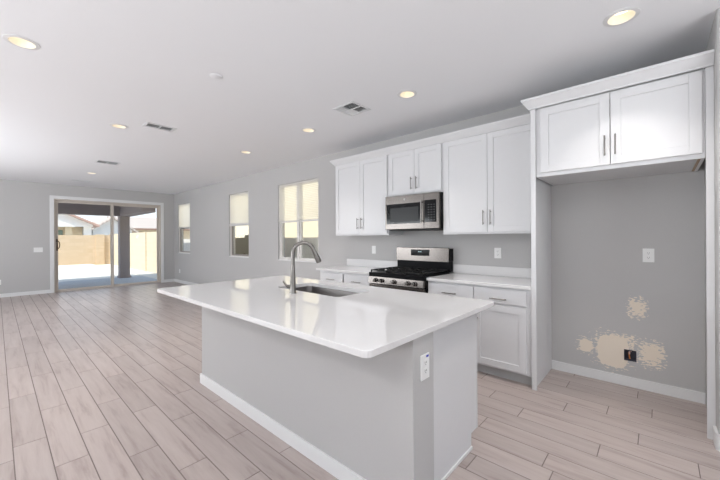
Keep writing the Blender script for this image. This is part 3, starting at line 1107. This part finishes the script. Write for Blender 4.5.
# sink
sk = thing('undermount_sink', (1.89, 2.16, CB - .24), 'undermount stainless sink set into the white island counter', 'sink')
b = MB()
N = None
rings = []
for (ins, r_, z) in ((-.012, .055, CB - .0015), (-.004, .05, CB - .0015), (-.002, .048, CB - .006), (.004, .05, CB - .20), (.02, .05, CB - .226), (.16, .02, CB - .234)):
    pr = round_rect(SKX0 + ins, SKX1 - ins, SKY0 + ins, SKY1 - ins, r_)
    rings.append([b.bm.verts.new((p_[0], p_[1], z)) for p_ in pr])
for A, B in zip(rings, rings[1:]):
    n = len(A)
    for k in range(n): b.bm.faces.new((A[k], A[(k + 1) % n], B[(k + 1) % n], B[k]))
b.bm.faces.new(rings[-1])
o = b.build('basin', 'sink', sk, smooth=True)
MB().lathe((1.90, 2.16, CB - .2335), [(0.045, 0), (0.045, .003), (0.036, .003), (0.03, .0005)], 28).build('drain', 'steel', sk, smooth=True)

# faucet
fx, fy = 1.598, 2.175
fc = thing('kitchen_faucet', (fx, fy, 0.914), 'tall brushed nickel gooseneck faucet behind the island sink', 'faucet')
b = MB()
b.lathe((fx, fy, 0.9142), [(0.028, 0), (0.028, .006), (0.0245, .012), (0.0235, .05), (0.019, .16), (0.0165, .22), (0.0145, .235)], 28)
b.build('faucet_body', 'nickel', fc, smooth=True)
# spout arcs mostly over the sink, turned a little towards the room
ang = math.radians(-30)
ux, uy = math.cos(ang), math.sin(ang)
R = 0.086
pts = [(fx, fy, 1.140), (fx, fy, 1.232)]
for i in range(1, 15):
    a = PI * i / 14 * 0.90
    pts.append((fx + ux * (R - R * math.cos(a)), fy + uy * (R - R * math.cos(a)), 1.232 + R * math.sin(a)))
b = MB(); b.tube(pts, 0.0150, 16)
b.build('spout', 'nickel', fc, smooth=True)
e0, e1 = Vector(pts[-2]), Vector(pts[-1])
dr_ = (e1 - e0).normalized()
b = MB()
b.tube([e1 - dr_ * .012, e1, e1 + dr_ * .03, e1 + dr_ * .100, e1 + dr_ * .113], [.0155, .0165, .0185, .0235, .020], 18)
b.build('spray_head', 'nickel', fc, smooth=True)
b = MB()
side = Vector((-0.72, 0.69, 0))
hb = Vector((fx, fy, 0.968))
b.tube([hb + side * .015, hb + side * .048], [.014, .014], 16)
b.tube([hb + side * .044, hb + side * .056 + Vector((0, 0, .012)), hb + side * .070 + Vector((-.01, 0, .045))], [.0095, .0085, .006], 12)
b.build('lever_handle', 'nickel', fc, smooth=True)

# ================================================================ PLATES


def plate(face, c, w, h, label, kind='outlet', n=1, sticker=False):
    """face: 'X-' on the right wall, 'Y-' on the far wall or the island end; c = centre on the wall face"""
    def P(u, z, d):                                 # u to the side, z up, d out of the wall
        return (c[0] - d, c[1] + u, c[2] + z) if face == 'X-' else (c[0] + u, c[1] - d, c[2] + z)
    nm = {'outlet': 'wall_outlet', 'switch': 'light_switch'}[kind]
    r = thing(nm, c, label, 'outlet' if kind == 'outlet' else 'light switch')
    MB().box(P(-w / 2, -h / 2, 0.0005), P(w / 2, h / 2, 0.006), 0.0015).build('cover_plate', 'plate', r)
    for i in range(n):
        u = (i - (n - 1) / 2) * 0.046
        if kind == 'outlet':
            for s in (-1, 1):
                f = MB().box(P(u - .016, s * .020 - .014, .006), P(u + .016, s * .020 + .014, .0085), .001).build('receptacle', 'plate', r)
                k = MB()
                k.box(P(u - .0075, s * .020 - .002, .0085), P(u - .0055, s * .020 + .007, .0092))
                k.box(P(u + .0055, s * .020 - .002, .0085), P(u + .0075, s * .020 + .007, .0092))
                k.box(P(u - .002, s * .020 - .010, .0085), P(u + .002, s * .020 - .006, .0092))
                k.build('slots', 'slot', f)
        else:
            MB().box(P(u - .016, -.033, .006), P(u + .016, .033, .009), .0015).build('rocker', 'plate', r)
    if sticker:
        MB().box(P(w / 2 - .030, h / 2 - .018, .006), P(w / 2 - .008, h / 2 - .008, .0066)).build('blue_sticker', 'blue', r)
    return r


plate('Y-', (1.396, 0.847, 0.726), 0.078, 0.122, 'white outlet plate with a blue sticker on the island end', sticker=True)
plate('X-', (D, 0.066, 1.187), 0.078, 0.120, 'white wall outlet in the empty refrigerator space')
plate('X-', (D, 1.357, 1.174), 0.078, 0.120, 'white wall outlet above the counter right of the range')
plate('X-', (D, 3.193, 1.176), 0.072, 0.118, 'white single switch above the counter left of the range', 'switch')
plate('Y-', (0.712, L, 1.105), 0.165, 0.118, 'wide white switch plate left of the patio door', 'switch', 3)
plate('Y-', (0.045, L, 0.360), 0.075, 0.118, 'low white outlet on the far wall at the left picture edge')
plate('X-', (D, 11.05, 0.36), 0.075, 0.118, 'low white outlet on the right wall in the corner beside the patio door')

# open wall box with its wires
jb = thing('open_wall_box', (D + .04, 0.195, 0.225), 'open dark electrical box with copper wires in the scraped patch', 'electrical box')
y0, y1, z0, z1 = JB[0] + .001, JB[1] - .001, JB[2] + .001, JB[3] - .001
b = MB()
b.box((D + .002, y0, z0), (D + .07, y0 + .003, z1)); b.box((D + .002, y1 - .003, z0), (D + .07, y1, z1))
b.box((D + .002, y0 + .003, z0), (D + .07, y1 - .003, z0 + .003)); b.box((D + .002, y0 + .003, z1 - .003), (D + .07, y1 - .003, z1))
b.box((D + .067, y0 + .003, z0 + .003), (D + .07, y1 - .003, z1 - .003))
b.build('box_shell', 'jbox', jb)
b = MB(); b.tube([(D + .066, .20, .29), (D + .03, .205, .295), (D + .006, .200, .270), (D + .010, .196, .245)], .005, 8)
b.build('copper_wire', 'copper', jb, smooth=True)
b = MB(); b.tube([(D + .066, .19, .30), (D + .02, .200, .306), (D + .004, .198, .290)], .0055, 8)
b.build('pink_wire', 'pinkwire', jb, smooth=True)

# ================================================================ CEILING FIXTURES
LL = ['recessed ceiling light at the upper left corner of the picture', 'recessed ceiling light at the upper right, above the refrigerator space',
      'recessed ceiling light above the range aisle, right of the square vent', 'recessed ceiling light left of the square ceiling vent',
      'small recessed ceiling light in front of the wide twin window', 'small recessed ceiling light left of the first slotted vent',
      'tiny recessed ceiling light nearest the patio door', 'recessed ceiling light above the near end of the island',
      'recessed ceiling light over the left part of the room, near', 'recessed ceiling light over the left part of the room, far',
      'recessed ceiling light over the left part of the room, nearest']
proto = None
for i, (x, y) in enumerate(LIGHTS):
    if proto is None:
        r = thing('recessed_light', (x, y, H), LL[i], 'ceiling light', 'recessed lights in the ceiling')
        MB().lathe((x, y, H), [(0.073, -.0005), (0.096, -.0005), (0.095, -.004), (0.072, -.007)], 40, close=True).build('trim_ring', 'trim', r, smooth=True)
        MB().lathe((x, y, H), [(0.0715, -.004), (0.0725, -.004), (0.060, .060), (0.059, .060)], 40, close=True).build('baffle', 'baffle', r, smooth=True)
        MB().lathe((x, y, H), [(0.0585, .050), (0.0585, .054)], 40).build('lens', 'lens', r, smooth=True)
        proto = r
    else:
        r = proto.copy(); COL.objects.link(r); r.location = (x, y, H); r['label'] = LL[i]
        for ch in list(proto.children):
            c = ch.copy(); COL.objects.link(c); c.parent = r
    wide = i in (7, 8, 9, 10)
    lamp('AREA', 'downlight_beam', (x, y, H - 0.012), (9, 11, 14, 11)[i - 7] if wide else ROW_SPOT_W, (1.0, 0.96, 0.92), aim=(0, 0, -1), shape='DISK', size=0.11, spread=math.radians(160 if wide else 88))

VL = ['square four-way ceiling vent between two recessed lights, above the range aisle', 'slotted ceiling vent beside the small recessed light, nearest of the three slotted vents',
      'slotted ceiling vent in the middle of the row of three', 'slotted ceiling vent nearest the patio door']
for i, (x, y, w, l, k) in enumerate(VENTS):
    r = thing('ceiling_vent', (x, y, H), VL[i], 'vent', 'air vents in the ceiling')
    b = MB()
    z0, z1 = H - .007, H - .0005
    t = .024 if k == 4 else .028
    b.box((x - w / 2, y - l / 2, z0), (x - w / 2 + t, y + l / 2, z1), .001); b.box((x + w / 2 - t, y - l / 2, z0), (x + w / 2, y + l / 2, z1), .001)
    b.box((x - w / 2 + t, y - l / 2, z0), (x + w / 2 - t, y - l / 2 + t, z1), .001); b.box((x - w / 2 + t, y + l / 2 - t, z0), (x + w / 2 - t, y + l / 2, z1), .001)
    b.box((x - .005, y - l / 2 + t, z0), (x + .005, y + l / 2 - t, z1))
    if k == 4:
        b.box((x - w / 2 + t, y + .035, z0), (x - .005, y + .045, z1)); b.box((x + .005, y - .005, z0), (x + w / 2 - t, y + .005, z1))
    b.build('vent_frame', 'metalvent', r)
    MB().box((x - w / 2 + .031, y - l / 2 + .031, H + .050), (x + w / 2 - .031, y + l / 2 - .031, H + .058)).build('duct_throat', 'void', r)

    zu, zd_ = (0.002, -0.002) if i == 3 else (0.010, -0.005)

    def louver(b, p0, p1, d):
        """slat from p0 to p1 tilting towards d"""
        hx, hy = d[0] * .011, d[1] * .011
        q = .0012
        (ax, ay), (bx_, by_) = p0, p1
        b.hexa([(ax - hx, ay - hy, H + zu), (bx_ - hx, by_ - hy, H + zu), (bx_ + hx, by_ + hy, H + zd_), (ax + hx, ay + hy, H + zd_),
                (ax - hx, ay - hy, H + zu + q), (bx_ - hx, by_ - hy, H + zu + q), (bx_ + hx, by_ + hy, H + zd_ + q), (ax + hx, ay + hy, H + zd_ + q)])
    x0, x1, y0, y1 = x - w / 2 + t, x + w / 2 - t, y - l / 2 + t, y + l / 2 - t
    if k == 4:
        quads = [((x0, x - .005), (y0, y + .035), (-1, 0)), ((x + .005, x1), (y0, y - .005), (0, -1)),
                 ((x0, x - .005), (y + .045, y1), (0, 1)), ((x + .005, x1), (y + .005, y1), (1, 0))]
    else:
        quads = [((x0, x - .005), (y0, y1), (0, -1)), ((x + .005, x1), (y0, y1), (0, -1))]
        if i == 3: quads = [(q[0], q[1], (0, 0.45)) for q in quads]
    for (qa, qb), (qc, qd), d in quads:
        lb = MB()
        n = 5
        for j in range(n):
            if d[0]:
                xx = qa + (qb - qa) * (j + .5) / n
                louver(lb, (xx, qc), (xx, qd), d)
            else:
                yy_ = qc + (qd - qc) * (j + .5) / n
                louver(lb, (qa, yy_), (qb, yy_), d)
        lb.build('louvers', 'metalvent', r)

cv = tag(MB().lathe((1.305, 2.878, H - .0005), [(0.052, 0), (0.052, -.004), (0.047, -.006)], 32).build('ceiling_cover_plate', 'ceil', smooth=True, loc=(1.305, 2.878, H)),
         'small round white blank cover on the ceiling above the island', 'cover plate')

# ================================================================ OUTDOORS
struct(MB().box((-40, -40, -0.40), (60, 90, -0.125)).build('ground', 'gravel'), 'pale gravel yard')
struct(MB().box((-6, L + TW + .005, -0.124), (3.75, 14.66, -0.035)).build('patio_slab', 'patio'), 'gray concrete patio under the covered roof')
b = MB(); b.box((3.7505, L + TW - 10, -0.124), (4.63, 15.4, -0.045)); b.box((-6, 14.665, -0.1245), (3.75, 40, -0.06))
struct(b.build('yard_gravel', 'gravel'), 'strip of pale gravel round the patio')
pr_ = thing('patio_cover', (1.0, 14.5, 0), 'covered patio roof with brown-gray stucco beams outside the glass door', 'patio cover')
MB().box((-6, L + TW + .005, 2.70), (3.34, 14.68, 2.86)).build('patio_roof', 'beam', pr_)
MB().box((-6, 14.30, 2.195), (3.36, 14.62, 2.699)).build('front_beam', 'beam', pr_)
MB().box((2.99, L + TW + .005, 2.195), (3.36, 14.299, 2.699)).build('side_beam', 'beam', pr_)
b = MB(); b.box((2.99, 14.31, -0.034), (3.29, 14.61, 2.194), .004); b.box((2.965, 14.285, -0.034), (3.325, 14.635, 0.03))
b.build('post', 'beam', pr_)
# block walls of the yard
fr = thing('block_wall', (-3, 24.7, -0.125), 'tan block wall across the back of the yard behind the patio', 'yard wall')
MB().box((-14, 24.6, -0.125), (4.64, 24.8, 1.62)).build('blocks', 'block', fr)
MB().box((3.95, 24.5, -0.125), (4.35, 24.599, 1.66)).build('pilaster', 'block', fr)
fs = thing('block_wall', (4.7, 16, -0.125), 'cream block wall along the right side of the yard, beside the windows', 'yard wall')
b = MB()
b.box((4.65, 14.6, -0.1245), (4.80, 24.8, 1.68)).build('blocks', 'block2', fs)
b = MB(); b.box((4.65, -3, -0.1245), (4.80, 7.7, 1.375)); b.box((4.65, 9.5, -0.1245), (4.80, 14.599, 1.36))
b.build('shade_toned_blocks', 'block3', fs)  # stretch of the wall with its shaded look put into the colour
yg = thing('yard_gate', (4.72, 8.6, -0.125), 'dark olive side gate seen low through the middle narrow window', 'gate')
b = MB(); b.box((4.68, 7.71, -0.1245), (4.74, 8.60, 1.46)); b.box((4.68, 8.601, -0.1245), (4.74, 9.49, 1.385)); b.build('gate_leaf', 'gate', yg)
b = MB(); b.box((4.66, 8.55, 0.85), (4.679, 8.65, 0.95), .003); b.build('latch', 'bronze', yg)
MB().box((4.60, 17.45, -0.1245), (4.649, 17.60, 1.70)).build('pilaster', 'block2', fs)

# neighbour beside the windows: two storey stucco wall
nb = thing('neighbor_house', (7.6, 6, -0.125), 'pale cream stucco house close outside the side windows', 'house')
MB().box((7.0, -4, -0.125), (10.5, 14.0, 5.2)).build('stucco_wall', 'sidew', nb)
MB().prism([(6.5, 5.2), (11.0, 5.2), (8.75, 6.3)], 'Y', -4.4, 14.4).build('roof', 'roof', nb)

# houses behind the yard
hb_ = thing('neighbor_house', (0.5, 34, -0.125), 'white gabled house with red-brown roof edge seen through the left door panel', 'house')
b = MB()
b.prism([(-6.0, 2.36), (5.15, 2.36), (5.15, 2.52), (0.4, 4.82), (-6.0, 1.75 + .62)], 'Y', 33.0, 33.3)
b.build('gable_wall', 'housew', hb_)
b = MB(); b.box((-6.0, 33.9, -0.125), (4.6, 40, 2.355)); b.build('porch_wall', 'housec', hb_)
MB().box((4.62, 33.3, -0.125), (5.1, 40, 2.355)).build('white_post', 'housew', hb_)
b = MB(); b.box((3.55, 33.45, -0.125), (3.95, 33.89, 2.355)); b.build('porch_post', 'housec', hb_)
b = MB(); b.box((2.3, 33.86, 0.9), (3.45, 33.9, 2.10)); b.build('window', 'winglass', hb_)
b = MB()
b.prism([(5.50, 2.36), (5.50, 2.50), (0.4, 4.97), (0.4, 4.83)], 'Y', 32.6, 41.0)
b.prism([(0.4, 4.83), (0.4, 4.97), (-6.3, 1.75), (-6.3, 1.60)], 'Y', 32.6, 41.0)
b.build('roof', 'redroof', hb_)

ha = thing('neighbor_house', (9, 40, -0.125), 'cream house with tan tile roof behind the right door panel', 'house')
b = MB(); b.box((7.9, 40, -0.125), (20, 48, 2.36)); b.build('stucco_wall', 'housec', ha)
b = MB()
b.hexa([(8.2, 39.4, 2.37), (21, 39.4, 2.37), (21, 45, 3.78), (8.2, 45, 3.78), (8.2, 39.4, 2.50), (21, 39.4, 2.50), (21, 45, 3.92), (8.2, 45, 3.92)])
b.build('main_roof', 'roof', ha)
MB().box((8.2, 39.33, 2.30), (21, 39.39, 2.50)).build('fascia', 'fascia', ha)
b = MB()
b.prism([(5.9, -0.125), (8.9, -0.125), (8.9, 2.25), (7.4, 3.30), (5.9, 2.25)], 'Y', 38.0, 39.3)
b.build('gable_wall', 'housew', ha)
b = MB()
b.prism([(5.4, 1.94), (5.4, 2.10), (7.4, 3.48), (7.4, 3.32)], 'Y', 37.6, 46)
b.prism([(7.4, 3.32), (7.4, 3.48), (9.4, 2.10), (9.4, 1.94)], 'Y', 37.6, 46)
b.build('gable_roof', 'roof', ha)
